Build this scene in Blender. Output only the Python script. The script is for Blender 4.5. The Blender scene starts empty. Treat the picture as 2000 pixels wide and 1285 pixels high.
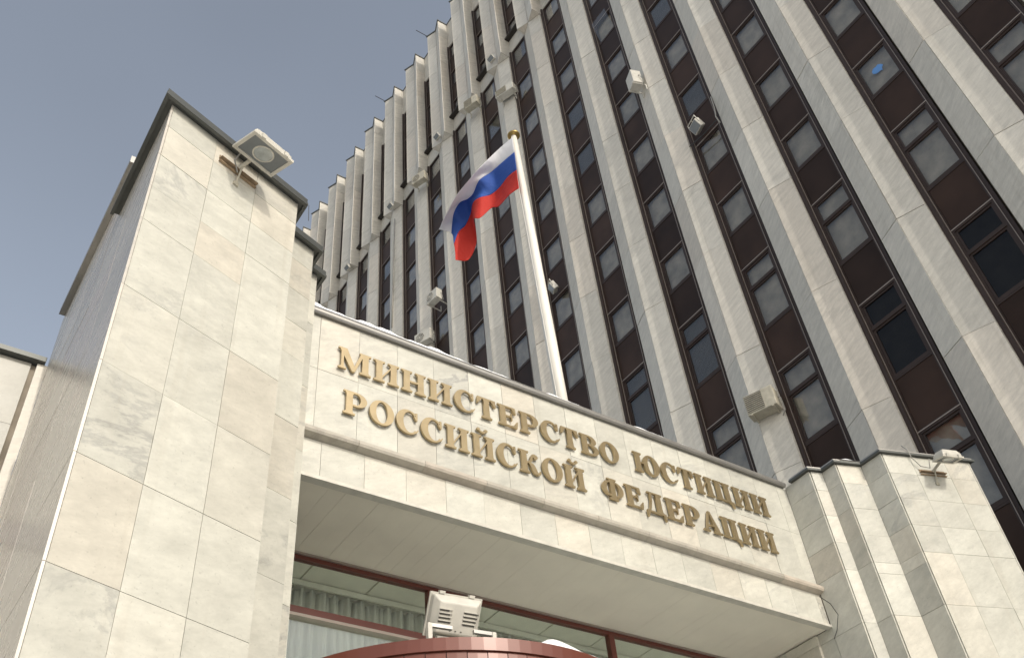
import bpy, bmesh, math, random
from mathutils import Vector, Matrix
from mathutils.geometry import delaunay_2d_cdt
random.seed(7)
R = math.radians
SC = bpy.context.scene
COL = SC.collection
H = 1.6                                   # eye height: all heights below are measured from the eye, H is added on building

# ------------------------------------------------------------------ camera
cam_d = bpy.data.cameras.new('camera')
cam = bpy.data.objects.new('camera', cam_d); COL.objects.link(cam)
RT = Vector((0.82676463, -0.55635335, -0.08325381))
UP = Vector((-0.33522863, -0.60609977, 0.72129386))
FW = Vector((0.45175437, 0.56843119, 0.68760742))
cam.matrix_world = Matrix(((RT.x, UP.x, -FW.x, 0), (RT.y, UP.y, -FW.y, 0), (RT.z, UP.z, -FW.z, H), (0, 0, 0, 1)))
cam_d.sensor_width = 36; cam_d.lens = 1873.4 / 2000 * 36
cam_d.clip_start = 0.05; cam_d.clip_end = 3000
SC.camera = cam
# ------------------------------------------------------------------ sky and sun
SUN_EL = R(31); SUN_AZ = R(1.4)           # sun stands over -Y, a touch towards -X
sdir = Vector((-math.sin(SUN_AZ) * math.cos(SUN_EL), -math.cos(SUN_AZ) * math.cos(SUN_EL), math.sin(SUN_EL)))
w = bpy.data.worlds.new('World'); SC.world = w; w.use_nodes = True
wn = w.node_tree.nodes; wl = w.node_tree.links
bg = wn['Background']; sky = wn.new('ShaderNodeTexSky'); sky.sky_type = 'NISHITA'; sky.sun_disc = False
sky.sun_elevation = SUN_EL; sky.sun_rotation = math.atan2(sdir.x, sdir.y)
sky.air_density = 1.3; sky.dust_density = 3.0; sky.ozone_density = 1.0
hs = wn.new('ShaderNodeHueSaturation'); hs.inputs['Saturation'].default_value = 0.52
wl.new(sky.outputs[0], hs.inputs['Color']); wtc = wn.new('ShaderNodeTexCoord'); wno = wn.new('ShaderNodeTexNoise'); wno.inputs['Scale'].default_value = 1.6; wno.inputs['Detail'].default_value = 4.0; wno.inputs['Roughness'].default_value = 0.45
wl.new(wtc.outputs['Generated'], wno.inputs['Vector'])
wmr = wn.new('ShaderNodeMapRange'); wmr.inputs[1].default_value = 0.3; wmr.inputs[2].default_value = 0.7; wmr.inputs[3].default_value = 0.97; wmr.inputs[4].default_value = 1.12; wl.new(wno.outputs['Fac'], wmr.inputs[0])
wsc = wn.new('ShaderNodeVectorMath'); wsc.operation = 'MULTIPLY'; wl.new(hs.outputs[0], wsc.inputs[0]); wl.new(wmr.outputs[0], wsc.inputs[1]); wl.new(wsc.outputs[0], bg.inputs['Color'])
bg.inputs['Strength'].default_value = 0.15
sl = bpy.data.lights.new('sun', 'SUN'); sl.energy = 1.6; sl.angle = R(0.6); sl.color = (1.0, 0.93, 0.82)
so = bpy.data.objects.new('sun', sl); COL.objects.link(so); so.location = (0, -20, 60)
so.rotation_euler = sdir.to_track_quat('Z', 'Y').to_euler()
SC.view_settings.view_transform = 'Standard'; SC.view_settings.look = 'None'
SC.view_settings.gamma = 1; SC.view_settings.exposure = 0.22
SC.cycles.max_bounces = 8; SC.cycles.transparent_max_bounces = 12

# ------------------------------------------------------------------ materials
def mat_new(name):
    m = bpy.data.materials.new(name); m.use_nodes = True
    nt = m.node_tree; return m, nt, nt.nodes['Principled BSDF']
def N(nt, t, **kw):
    n = nt.nodes.new(t)
    for k, v in kw.items(): setattr(n, k, v)
    return n
def setin(n, **kw):
    for k, v in kw.items(): n.inputs[k.replace('_', ' ')].default_value = v
def plain(name, col, rough=0.5, metal=0.0, var=0.06, scale=6.0, bump=0.0, spec=0.5, objvar=0.0):
    m, nt, b = mat_new(name)
    geo = N(nt, 'ShaderNodeNewGeometry'); no = N(nt, 'ShaderNodeTexNoise'); setin(no, Scale=scale, Detail=5.0)
    nt.links.new(geo.outputs['Position'], no.inputs['Vector'])
    mx = N(nt, 'ShaderNodeMix', data_type='RGBA')
    mx.inputs[6].default_value = (*[c * (1 - var * 2) for c in col], 1); mx.inputs[7].default_value = (*[min(1, c * (1 + var * 2)) for c in col], 1)
    nt.links.new(no.outputs['Fac'], mx.inputs[0]); nt.links.new(mx.outputs[2], b.inputs['Base Color'])
    if objvar:                                            # each piece a little lighter or darker than its neighbour
        oi = N(nt, 'ShaderNodeObjectInfo'); mr = N(nt, 'ShaderNodeMapRange'); mr.inputs[3].default_value = 1 - objvar; mr.inputs[4].default_value = 1 + objvar
        nt.links.new(oi.outputs['Random'], mr.inputs[0]); sc = N(nt, 'ShaderNodeVectorMath', operation='SCALE')
        nt.links.new(mx.outputs[2], sc.inputs[0]); nt.links.new(mr.outputs[0], sc.inputs['Scale']); nt.links.new(sc.outputs[0], b.inputs['Base Color'])
    setin(b, Roughness=rough, Metallic=metal); b.inputs['Specular IOR Level'].default_value = spec
    if bump:
        bp = N(nt, 'ShaderNodeBump'); setin(bp, Strength=bump, Distance=0.01)
        nt.links.new(no.outputs['Fac'], bp.inputs['Height']); nt.links.new(bp.outputs[0], b.inputs['Normal'])
    return m
def marble(name, base, vein, rough, vein_amt=0.6, warm=(0.70, 0.60, 0.47), tone=0.10, band=False, stain=0.25, bump=0.08):
    m, nt, b = mat_new(name); L = nt.links.new
    geo = N(nt, 'ShaderNodeNewGeometry'); oi = N(nt, 'ShaderNodeObjectInfo')
    # each slab is cut from another place of the block
    mul = N(nt, 'ShaderNodeMath', operation='MULTIPLY'); mul.inputs[1].default_value = 91.7; L(oi.outputs['Random'], mul.inputs[0])
    cmb = N(nt, 'ShaderNodeCombineXYZ'); L(mul.outputs[0], cmb.inputs[0]); L(mul.outputs[0], cmb.inputs[2])
    add = N(nt, 'ShaderNodeVectorMath', operation='ADD'); L(geo.outputs['Position'], add.inputs[0]); L(cmb.outputs[0], add.inputs[1])
    rot = N(nt, 'ShaderNodeVectorRotate', rotation_type='EULER_XYZ'); rot.inputs['Rotation'].default_value = (0.5, 0.35, 0.6); L(add.outputs[0], rot.inputs[0])
    st = N(nt, 'ShaderNodeVectorMath', operation='MULTIPLY'); st.inputs[1].default_value = (1.0, 1.0, 2.6 if not band else 5.0); L(rot.outputs[0], st.inputs[0])
    n1 = N(nt, 'ShaderNodeTexNoise'); setin(n1, Scale=0.55, Detail=9.0, Roughness=0.68, Distortion=0.9); L(st.outputs[0], n1.inputs['Vector'])
    r1 = N(nt, 'ShaderNodeValToRGB'); e = r1.color_ramp.elements
    e[0].position = 0.44; e[0].color = (0, 0, 0, 1); e[1].position = 0.5; e[1].color = (1, 1, 1, 1); e2 = e.new(0.53); e2.color = (0.12, 0.12, 0.12, 1)
    L(n1.outputs['Fac'], r1.inputs[0])
    n2 = N(nt, 'ShaderNodeTexNoise'); setin(n2, Scale=0.55, Detail=4.0); L(add.outputs[0], n2.inputs['Vector'])
    r2 = N(nt, 'ShaderNodeValToRGB'); r2.color_ramp.elements[0].position = 0.45; r2.color_ramp.elements[1].position = 0.68; L(n2.outputs['Fac'], r2.inputs[0])
    vm = N(nt, 'ShaderNodeMath', operation='MULTIPLY'); L(r1.outputs[0], vm.inputs[0]); L(r2.outputs[0], vm.inputs[1])
    vs = N(nt, 'ShaderNodeMath', operation='MULTIPLY'); vs.inputs[1].default_value = vein_amt; L(vm.outputs[0], vs.inputs[0])
    vg = N(nt, 'ShaderNodeTexWhiteNoise', noise_dimensions='1D'); vgm = N(nt, 'ShaderNodeMath', operation='ADD'); vgm.inputs[1].default_value = 3.7; L(oi.outputs['Random'], vgm.inputs[0]); L(vgm.outputs[0], vg.inputs['W'])
    vgr = N(nt, 'ShaderNodeMapRange'); vgr.inputs[1].default_value = 0.35; vgr.inputs[2].default_value = 1.0; vgr.inputs[3].default_value = 0.35; vgr.inputs[4].default_value = 1.7; L(vg.outputs['Value'], vgr.inputs[0])
    vs0 = vs; vs = N(nt, 'ShaderNodeMath', operation='MULTIPLY', use_clamp=True); L(vs0.outputs[0], vs.inputs[0]); L(vgr.outputs[0], vs.inputs[1])
    # broad clouds
    n3 = N(nt, 'ShaderNodeTexNoise'); setin(n3, Scale=2.2, Detail=8.0, Roughness=0.65); L(st.outputs[0], n3.inputs['Vector'])
    r3 = N(nt, 'ShaderNodeMapRange'); r3.inputs[1].default_value = 0.3; r3.inputs[2].default_value = 0.7; r3.inputs[3].default_value = 1 - tone; r3.inputs[4].default_value = 1 + tone * 0.6; L(n3.outputs['Fac'], r3.inputs[0])
    # fine grain specks
    n4 = N(nt, 'ShaderNodeTexNoise'); setin(n4, Scale=38.0, Detail=3.0); L(add.outputs[0], n4.inputs['Vector'])
    r4 = N(nt, 'ShaderNodeMapRange'); r4.inputs[1].default_value = 0.62; r4.inputs[2].default_value = 0.8; r4.inputs[3].default_value = 1.0; r4.inputs[4].default_value = 0.76; L(n4.outputs['Fac'], r4.inputs[0])
    n6 = N(nt, 'ShaderNodeTexNoise'); setin(n6, Scale=9.0, Detail=6.0, Roughness=0.7); L(st.outputs[0], n6.inputs['Vector'])
    r6 = N(nt, 'ShaderNodeMapRange'); r6.inputs[1].default_value = 0.3; r6.inputs[2].default_value = 0.7; r6.inputs[3].default_value = 0.92; r6.inputs[4].default_value = 1.05; L(n6.outputs['Fac'], r6.inputs[0])
    p0 = N(nt, 'ShaderNodeMath', operation='MULTIPLY'); L(r4.outputs[0], p0.inputs[0]); L(r6.outputs[0], p0.inputs[1])
    # slab to slab tone: grey to warm
    wr = N(nt, 'ShaderNodeTexWhiteNoise', noise_dimensions='1D'); L(oi.outputs['Random'], wr.inputs['W'])
    rr = N(nt, 'ShaderNodeMapRange'); rr.inputs[1].default_value = 0.55; rr.inputs[2].default_value = 1.0; rr.inputs[3].default_value = 0.0; rr.inputs[4].default_value = 0.55; L(wr.outputs['Value'], rr.inputs[0])
    m0 = N(nt, 'ShaderNodeMix', data_type='RGBA'); m0.inputs[6].default_value = (*base, 1); m0.inputs[7].default_value = (*warm, 1); L(rr.outputs[0], m0.inputs[0])
    rb = N(nt, 'ShaderNodeMapRange'); rb.inputs[3].default_value = 0.90; rb.inputs[4].default_value = 1.06; L(oi.outputs['Random'], rb.inputs[0])
    m1 = N(nt, 'ShaderNodeMix', data_type='RGBA'); m1.inputs[7].default_value = (*vein, 1); L(m0.outputs[2], m1.inputs[6]); L(vs.outputs[0], m1.inputs[0])
    p1 = N(nt, 'ShaderNodeMath', operation='MULTIPLY'); L(r3.outputs[0], p1.inputs[0]); L(p0.outputs[0], p1.inputs[1])
    p2 = N(nt, 'ShaderNodeMath', operation='MULTIPLY'); L(p1.outputs[0], p2.inputs[0]); L(rb.outputs[0], p2.inputs[1])
    sc = N(nt, 'ShaderNodeVectorMath', operation='SCALE'); L(m1.outputs[2], sc.inputs[0]); L(p2.outputs[0], sc.inputs['Scale'])
    # run-down stains: noise stretched along the vertical
    sv = N(nt, 'ShaderNodeVectorMath', operation='MULTIPLY'); sv.inputs[1].default_value = (7.0, 7.0, 0.35); L(geo.outputs['Position'], sv.inputs[0])
    n5 = N(nt, 'ShaderNodeTexNoise'); setin(n5, Scale=1.0, Detail=4.0); L(sv.outputs[0], n5.inputs['Vector'])
    r5 = N(nt, 'ShaderNodeMapRange'); r5.inputs[1].default_value = 0.58; r5.inputs[2].default_value = 0.8; r5.inputs[3].default_value = 0.0; r5.inputs[4].default_value = stain; L(n5.outputs['Fac'], r5.inputs[0])
    m2 = N(nt, 'ShaderNodeMix', data_type='RGBA'); m2.inputs[7].default_value = (0.33, 0.29, 0.22, 1); L(sc.outputs[0], m2.inputs[6]); L(r5.outputs[0], m2.inputs[0])
    L(m2.outputs[2], b.inputs['Base Color'])
    setin(b, Roughness=rough)
    rg = N(nt, 'ShaderNodeMapRange'); rg.inputs[3].default_value = rough * 0.75; rg.inputs[4].default_value = rough * 1.3; L(n3.outputs['Fac'], rg.inputs[0]); L(rg.outputs[0], b.inputs['Roughness'])
    bp = N(nt, 'ShaderNodeBump'); setin(bp, Strength=bump, Distance=0.004); L(n3.outputs['Fac'], bp.inputs['Height']); L(bp.outputs[0], b.inputs['Normal'])
    return m
def glass(name, tint=(0.82, 0.86, 0.86), refl=0.09, rough=0.02, wav=0.02):
    m = bpy.data.materials.new(name); m.use_nodes = True; nt = m.node_tree; nt.nodes.clear(); L = nt.links.new
    out = N(nt, 'ShaderNodeOutputMaterial'); tr = N(nt, 'ShaderNodeBsdfTransparent'); gl = N(nt, 'ShaderNodeBsdfGlossy'); mx = N(nt, 'ShaderNodeMixShader')
    tr.inputs[0].default_value = (*tint, 1); gl.inputs['Roughness'].default_value = rough; gl.inputs['Color'].default_value = (0.95, 0.97, 1, 1)
    geo = N(nt, 'ShaderNodeNewGeometry')
    dt = N(nt, 'ShaderNodeVectorMath', operation='DOT_PRODUCT'); L(geo.outputs['Normal'], dt.inputs[0]); L(geo.outputs['Incoming'], dt.inputs[1])
    ab = N(nt, 'ShaderNodeMath', operation='ABSOLUTE'); L(dt.outputs['Value'], ab.inputs[0])
    sb = N(nt, 'ShaderNodeMath', operation='SUBTRACT'); sb.inputs[0].default_value = 1.0; L(ab.outputs[0], sb.inputs[1])
    pw = N(nt, 'ShaderNodeMath', operation='POWER'); pw.inputs[1].default_value = 5.0; L(sb.outputs[0], pw.inputs[0])
    ad = N(nt, 'ShaderNodeMath', operation='MULTIPLY_ADD'); ad.inputs[1].default_value = 0.94; ad.inputs[2].default_value = refl + 0.04; ad.use_clamp = True; L(pw.outputs[0], ad.inputs[0])
    no = N(nt, 'ShaderNodeTexNoise'); setin(no, Scale=1.2); L(geo.outputs['Position'], no.inputs['Vector'])
    bp = N(nt, 'ShaderNodeBump'); setin(bp, Strength=wav, Distance=0.1); L(no.outputs['Fac'], bp.inputs['Height']); L(bp.outputs[0], gl.inputs['Normal'])
    L(ad.outputs[0], mx.inputs[0]); L(tr.outputs[0], mx.inputs[1]); L(gl.outputs[0], mx.inputs[2]); L(mx.outputs[0], out.inputs[0])
    return m
M = {}
M['marble'] = marble('portal_marble', (0.535, 0.527, 0.463), (0.29, 0.29, 0.275), 0.36, 0.5, warm=(0.57, 0.515, 0.425), tone=0.15)
M['marble_pol'] = marble('polished_marble', (0.47, 0.44, 0.385), (0.30, 0.29, 0.27), 0.27, 0.3, warm=(0.48, 0.41, 0.36), tone=0.06, stain=0.12, bump=0.01)
M['marble_tow'] = marble('tower_marble', (0.60, 0.57, 0.50), (0.38, 0.36, 0.31), 0.45, 0.45, warm=(0.62, 0.55, 0.46), tone=0.17, band=True, stain=0.35)
M['wing'] = marble('wing_stone', (0.38, 0.37, 0.325), (0.33, 0.32, 0.30), 0.4, 0.35, warm=(0.40, 0.36, 0.30))
M['mould'] = marble('moulding_marble', (0.43, 0.40, 0.34), (0.24, 0.22, 0.19), 0.42, 0.7, warm=(0.45, 0.38, 0.31), tone=0.2, stain=0.6)
M['mortar'] = plain('joint_mortar', (0.22, 0.19, 0.15), 0.9, 0, 0.4, 2.5)
M['cap'] = plain('coping_metal', (0.085, 0.09, 0.085), 0.42, 0.35, 0.15, 3)
M['zinc'] = plain('zinc_metal', (0.33, 0.32, 0.30), 0.36, 0.6, 0.1, 4)
M['brown'] = plain('brown_metal', (0.036, 0.021, 0.015), 0.42, 0.0, 0.3, 1.1, spec=0.16, objvar=0.3)
M['brownf'] = plain('brown_frame', (0.040, 0.026, 0.021), 0.42, 0.0, 0.15, 3, spec=0.3)
M['trim'] = plain('aluminium_trim', (0.34, 0.29, 0.25), 0.35, 0.3)
M['red'] = plain('red_frame', (0.125, 0.034, 0.024), 0.32, 0.0, 0.12, 3)
M['drum'] = plain('drum_panel', (0.125, 0.037, 0.023), 0.30, 0.1, 0.08, 2, objvar=0.1)
M['gold'] = plain('gold_paint', (0.40, 0.315, 0.185), 0.30, 0.75, 0.10, 9)
M['pole'] = plain('pole_paint', (0.74, 0.71, 0.64), 0.35, 0.0, 0.04, 4)
M['brass'] = plain('brass', (0.42, 0.30, 0.11), 0.3, 0.9)
M['white'] = plain('white_enamel', (0.52, 0.50, 0.44), 0.45, 0.0, 0.12, 9)
M['grime'] = plain('dirty_enamel', (0.42, 0.39, 0.31), 0.55, 0.0, 0.2, 8)
M['dark'] = plain('dark_grille', (0.10, 0.095, 0.08), 0.6)
M['rust'] = plain('rusty_steel', (0.30, 0.22, 0.14), 0.6, 0.2, 0.3, 20)
M['lens'] = plain('lamp_glass', (0.16, 0.175, 0.18), 0.12, 0.0, 0.1, 6)
M['refl'] = plain('lamp_reflector', (0.42, 0.45, 0.45), 0.18, 0.6, 0.25, 14)
M['black'] = plain('cable_rubber', (0.03, 0.03, 0.03), 0.6)
M['cable'] = plain('grey_cable', (0.30, 0.29, 0.26), 0.6)
M['soffit'] = plain('soffit_panel', (0.74, 0.70, 0.60), 0.6, 0.0, 0.05, 2)
M['ceiling'] = plain('lobby_ceiling', (0.80, 0.78, 0.68), 0.8)
M['snow'] = plain('snow', (0.86, 0.87, 0.88), 0.7, 0.0, 0.03, 10, 0.3)
M['glass'] = glass('window_glass', (0.965, 0.975, 0.97), 0.02, wav=0.06)
M['glassd'] = glass('dark_glass', (0.42, 0.42, 0.42), -0.015)  # darker panes that mirror less, for a few windows
M['glassl'] = glass('lobby_glass', (0.94, 0.97, 0.95), 0.01)
M['blind'] = plain('blind_fabric', (0.64, 0.64, 0.615), 0.8, 0, 0.1, 0.6, objvar=0.28)
M['blindd'] = plain('shade_fabric', (0.40, 0.405, 0.40), 0.8, 0, 0.25, 0.5, objvar=0.3)
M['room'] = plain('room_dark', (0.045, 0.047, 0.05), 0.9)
M['curtain'] = plain('curtain_cloth', (0.74, 0.755, 0.72), 0.85, 0, 0.08, 3)
M['shadowgap'] = plain('dark_gap', (0.03, 0.025, 0.02), 0.8)
M['screen'] = plain('blue_paper', (0.10, 0.32, 0.75), 0.6)
M['paper'] = plain('white_paper', (0.75, 0.74, 0.66), 0.7)
for nm, c in (('flagw', (0.80, 0.80, 0.82)), ('flagb', (0.045, 0.13, 0.48)), ('flagr', (0.62, 0.045, 0.03))):
    m, nt, b = mat_new(nm + '_cloth'); setin(b, Roughness=0.75); b.inputs['Base Color'].default_value = (*c, 1)
    tl = N(nt, 'ShaderNodeBsdfTranslucent'); tl.inputs[0].default_value = (*c, 1); mx = N(nt, 'ShaderNodeMixShader'); mx.inputs[0].default_value = 0.35
    nt.links.new(b.outputs[0], mx.inputs[1]); nt.links.new(tl.outputs[0], mx.inputs[2]); nt.links.new(mx.outputs[0], nt.nodes['Material Output'].inputs[0])
    geo = N(nt, 'ShaderNodeNewGeometry'); no = N(nt, 'ShaderNodeTexNoise'); setin(no, Scale=5.0, Detail=3.0, Distortion=0.6); nt.links.new(geo.outputs['Position'], no.inputs['Vector'])
    bp = N(nt, 'ShaderNodeBump'); setin(bp, Strength=0.7, Distance=0.04); nt.links.new(no.outputs['Fac'], bp.inputs['Height']); nt.links.new(bp.outputs[0], b.inputs['Normal'])
    M[nm] = m

# ------------------------------------------------------------------ helpers
WM = {}                                                   # world matrices of objects that parent others
def tag(o, label=None, cat=None, group=None, kind=None):
    if label: o['label'] = label
    if cat: o['category'] = cat
    if group: o['group'] = group
    if kind: o['kind'] = kind
    return o
def put(o, world, parent=None):
    COL.objects.link(o)
    if parent is not None:
        o.parent = parent; o.matrix_basis = WM[parent].inverted() @ world
    else: o.matrix_basis = world
    WM[o] = world.copy()
    return o
def thing(name, loc, label, cat, group=None):
    o = bpy.data.objects.new(name, None); o.empty_display_size = 0.2
    put(o, Matrix.Translation(Vector(loc))); return tag(o, label, cat, group)
class MB:
    def __init__(s): s.v = []; s.f = []
    def add(s, vs, fs):
        n = len(s.v); s.v += [Vector(p) for p in vs]; s.f += [tuple(n + i for i in f) for f in fs]; return s
    def box(s, x0, x1, y0, y1, z0, z1, m=None):
        p = [Vector((x, y, z)) for z in (z0, z1) for y in (y0, y1) for x in (x0, x1)]
        if m: p = [m @ q for q in p]
        return s.add(p, [(0, 2, 3, 1), (4, 5, 7, 6), (0, 1, 5, 4), (2, 6, 7, 3), (0, 4, 6, 2), (1, 3, 7, 5)])
    def prism(s, poly, z0, z1):
        n = len(poly); a = sum(poly[i][0] * poly[(i + 1) % n][1] - poly[(i + 1) % n][0] * poly[i][1] for i in range(n))
        if a < 0: poly = poly[::-1]
        return s.add([(x, y, z0) for x, y in poly] + [(x, y, z1) for x, y in poly],
                     [tuple(range(n))[::-1], tuple(range(n, 2 * n))] + [(i, (i + 1) % n, n + (i + 1) % n, n + i) for i in range(n)])
    def tube(s, pts, r, seg=10, cap=True, radii=None):
        pts = [Vector(p) for p in pts]; rings = []
        for i, p in enumerate(pts):
            t = (pts[min(i + 1, len(pts) - 1)] - pts[max(i - 1, 0)]).normalized()
            a = t.orthogonal().normalized() if i == 0 else (rings[-1][1] - t * rings[-1][1].dot(t)).normalized()
            rings.append((p, a, t.cross(a), radii[i] if radii else r))
        vs = [p + (a * math.cos(2 * math.pi * k / seg) + b * math.sin(2 * math.pi * k / seg)) * q for p, a, b, q in rings for k in range(seg)]
        fs = [(i * seg + k, i * seg + (k + 1) % seg, (i + 1) * seg + (k + 1) % seg, (i + 1) * seg + k) for i in range(len(pts) - 1) for k in range(seg)]
        if cap: fs += [tuple(range(seg))[::-1], tuple((len(pts) - 1) * seg + k for k in range(seg))]
        return s.add(vs, fs)
    def ring(s, c, ax, r0, r1, h, seg=24):                # flat annulus with height along ax
        ax = Vector(ax).normalized(); a = ax.orthogonal().normalized(); b = ax.cross(a); c = Vector(c); vs = []
        for k in range(seg):
            d = a * math.cos(2 * math.pi * k / seg) + b * math.sin(2 * math.pi * k / seg)
            vs += [c + d * r0, c + d * r1, c + d * r1 + ax * h, c + d * r0 + ax * h]
        fs = []
        for k in range(seg):
            o, p = 4 * k, 4 * ((k + 1) % seg)
            for i in range(4): fs.append((o + i, p + i, p + (i + 1) % 4, o + (i + 1) % 4))
        return s.add(vs, fs)
    def mesh(s, name, m, loc=Vector((0, 0, 0)), smooth=False):
        me = bpy.data.meshes.new(name); me.from_pydata([v - loc for v in s.v], [], s.f)
        bm = bmesh.new(); bm.from_mesh(me); bmesh.ops.recalc_face_normals(bm, faces=bm.faces); bm.to_mesh(me); bm.free()
        if m is not None: me.materials.append(m)
        if smooth: me.shade_smooth()
        return me
    def build(s, name, m, parent=None, loc=None, smooth=False, bevel=0.0):
        """verts are world coordinates; the object's origin is loc, or the parent's origin"""
        if loc is None: loc = WM[parent].translation if parent is not None else sum(s.v, Vector()) / len(s.v)
        loc = Vector(loc)
        o = bpy.data.objects.new(name, s.mesh(name, m, loc, smooth)); put(o, Matrix.Translation(loc), parent)
        if bevel:
            b = o.modifiers.new('bevel', 'BEVEL'); b.width = bevel; b.segments = 2; b.limit_method = 'ANGLE'; b.angle_limit = R(40)
        return o
UNIT = {}
def unit(m):                                              # slab block with eased edges, 1 x 1 x 1, shared by all slabs of a material
    if m not in UNIT:
        UNIT[m] = MB().box(0, 1, 0, 1, 0, 1).mesh('slab', M[m])
    return UNIT[m]
def place_slab(name, parent, p, u, n, wid, z0, z1, th, m, gap=0.0045, jig=0.0014):
    """slab on a wall: p plan start on the wall core face, u plan direction, n outward normal"""
    o = bpy.data.objects.new(name, unit(m))
    gap *= random.uniform(0.55, 1.25); off = random.uniform(-jig, jig); u = Vector((u[0], u[1], 0)); n = Vector((n[0], n[1], 0)); z = Vector((0, 0, 1))
    a = random.uniform(-.0012, .0012)
    org = Vector((p[0], p[1], 0)) + u * gap / 2 + z * (z0 + gap / 2) - n * 0.002
    t = th + 0.002 + off; W = wid - gap; Z = z1 - z0 - gap
    n2 = (n + z * a).normalized()
    m4 = Matrix(((u.x * W, n2.x * t, 0, org.x), (u.y * W, n2.y * t, 0, org.y), (0, n2.z * t, Z, org.z), (0, 0, 0, 1)))
    put(o, m4, parent); return o
def offset_path(pts, d):
    out = []
    for i, p in enumerate(pts):
        ns = []
        for a, b in ((i - 1, i), (i, i + 1)):
            if 0 <= a and b < len(pts):
                dx, dy = pts[b][0] - pts[a][0], pts[b][1] - pts[a][1]; l = math.hypot(dx, dy); ns.append((dy / l, -dx / l))
        if len(ns) == 1: out.append((p[0] + ns[0][0] * d, p[1] + ns[0][1] * d))
        else:
            sx, sy = ns[0][0] + ns[1][0], ns[0][1] + ns[1][1]; k = 2 * d / (sx * sx + sy * sy); out.append((p[0] + sx * k, p[1] + sy * k))
    return out
def strip_prism(path_out, path_in, z0, z1):
    mb = MB(); n = len(path_out)
    vs = [(*p, z0) for p in path_out] + [(*p, z1) for p in path_out] + [(*p, z1) for p in path_in] + [(*p, z0) for p in path_in]
    fs = []
    for i in range(n - 1):
        for k in range(4): fs.append((k * n + i, k * n + i + 1, ((k + 1) % 4) * n + i + 1, ((k + 1) % 4) * n + i))
    fs += [(0, n, 2 * n, 3 * n), (n - 1, 4 * n - 1, 3 * n - 1, 2 * n - 1)]
    return mb.add(vs, fs)
SEQ = [0]
def wall_face(parent, p0, p1, zs, us, th, m, name='slab', inset=0.0):
    """clad the face p0 -> p1 (outward normal to the right of the walk) with slabs; p are the finished face"""
    d = Vector((p1[0] - p0[0], p1[1] - p0[1])); L = d.length; d /= L; n = (d.y, -d.x)
    base = (p0[0] - n[0] * th, p0[1] - n[1] * th)
    us = [inset] + [u for u in us if 0.05 < u < L - 0.05] + [L]
    for z0, z1 in zip(zs[:-1], zs[1:]):
        for u0, u1 in zip(us[:-1], us[1:]):
            place_slab(name, parent, (base[0] + d.x * u0, base[1] + d.y * u0), d, n, u1 - u0, z0 + H, z1 + H, th, m)

# ------------------------------------------------------------------ ground
tag(MB().box(-300, 300, -300, 300, -0.5, 0).build('ground', plain('snowy_ground', (0.70, 0.695, 0.68), 0.8, 0, 0.12, 0.4), loc=(0, 0, 0)), kind='structure')  # out of view; made snow-bright to bounce light up to soffit and tower

# ------------------------------------------------------------------ portal: pylons
S18 = R(18.543); cS, sS = math.cos(S18), math.sin(S18)
D = 8.0                                                   # the lettered face stands at y = 8
ROWS = [-1.6, -0.9, -0.06, 0.8, 1.66, 2.52, 3.38, 4.24, 5.10, 5.94, 6.78, 7.24, 7.715, 8.18, 8.53]
TH = 0.03
LP = [(0.775, 6.007)]
def step(P, du, back): P.append((P[-1][0] + du * cS, P[-1][1] + du * sS)); P.append((P[-1][0], P[-1][1] + back))
step(LP, 1.70, 0.395); step(LP, 0.475, 0.27); step(LP, 0.218, 0)
LP = LP[:6] + [(LP[5][0], D)]
RP = [(11.638, D), (11.638, 7.479), (11.871, 7.401), (11.871, 7.132), (12.330, 6.978), (12.330, 6.583), (13.917, 6.050)]
COLS = [0.577, 1.125]
py = thing('entrance_pylon', (1.6, 7.5, 0), 'tall stepped cream marble pylon at the left of the lettered wall', 'pylon', 'marble pylons of the entrance portal')
LB = [(0.775, 10.38), (0.775, 6.007)]
core = offset_path([(0.775, 10.6)] + LP, -TH - 0.004)
MB().prism(core[:-1] + [(core[-1][0], 8.5), (core[-1][0], 10.6)], 0, 8.52 + H).build('core', M['mortar'], py)
MB().box(0.775 + TH + 0.004, 2.6, 7.62, 10.36, 8.5 + H, 9.22 + H).build('core', M['mortar'], py)
wall_face(py, LB[0], LB[1], ROWS, [0.86, 1.72, 2.58, 3.44], 0.02, 'marble_pol')
wall_face(py, (0.775, 10.38), (0.775, 7.6), [8.545, 9.24], [0.9, 1.8], TH, 'marble_pol')
for i in range(0, 6):
    wall_face(py, LP[i], LP[i + 1], ROWS, COLS if i == 0 else [], TH, 'marble', inset=0.026 if i == 0 else 0)
cp = [(0.775, 7.66)] + LP[:]; cp[-1] = (LP[-1][0], 7.9)
strip_prism(offset_path(cp, 0.085), offset_path(cp, -0.25), 8.535 + H, 8.60 + H).build('coping', M['cap'], py)
strip_prism(offset_path(cp, 0.093), offset_path(cp, 0.055), 8.500 + H, 8.534 + H).build('coping_lip', M['cap'], py)
c2 = [(0.775, 10.30), (0.775, 7.55), (2.5, 7.55)]
strip_prism(offset_path(c2, 0.075), offset_path(c2, -0.25), 9.25 + H, 9.36 + H).build('coping', M['zinc'], py)
ry = thing('entrance_pylon', (12.8, 7.5, 0), 'shorter looking stepped marble pylon at the right end of the lettered wall', 'pylon', 'marble pylons of the entrance portal')
core = offset_path(RP, -TH - 0.004)
MB().prism(core + [(core[-1][0], 10.0), (core[0][0], 10.0)], 0, 8.52 + H).build('core', M['mortar'], ry)
ROWSR = ROWS[:9] + [5.94, 6.60, 6.78, 7.24, 7.715, 8.18, 8.53]
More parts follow.
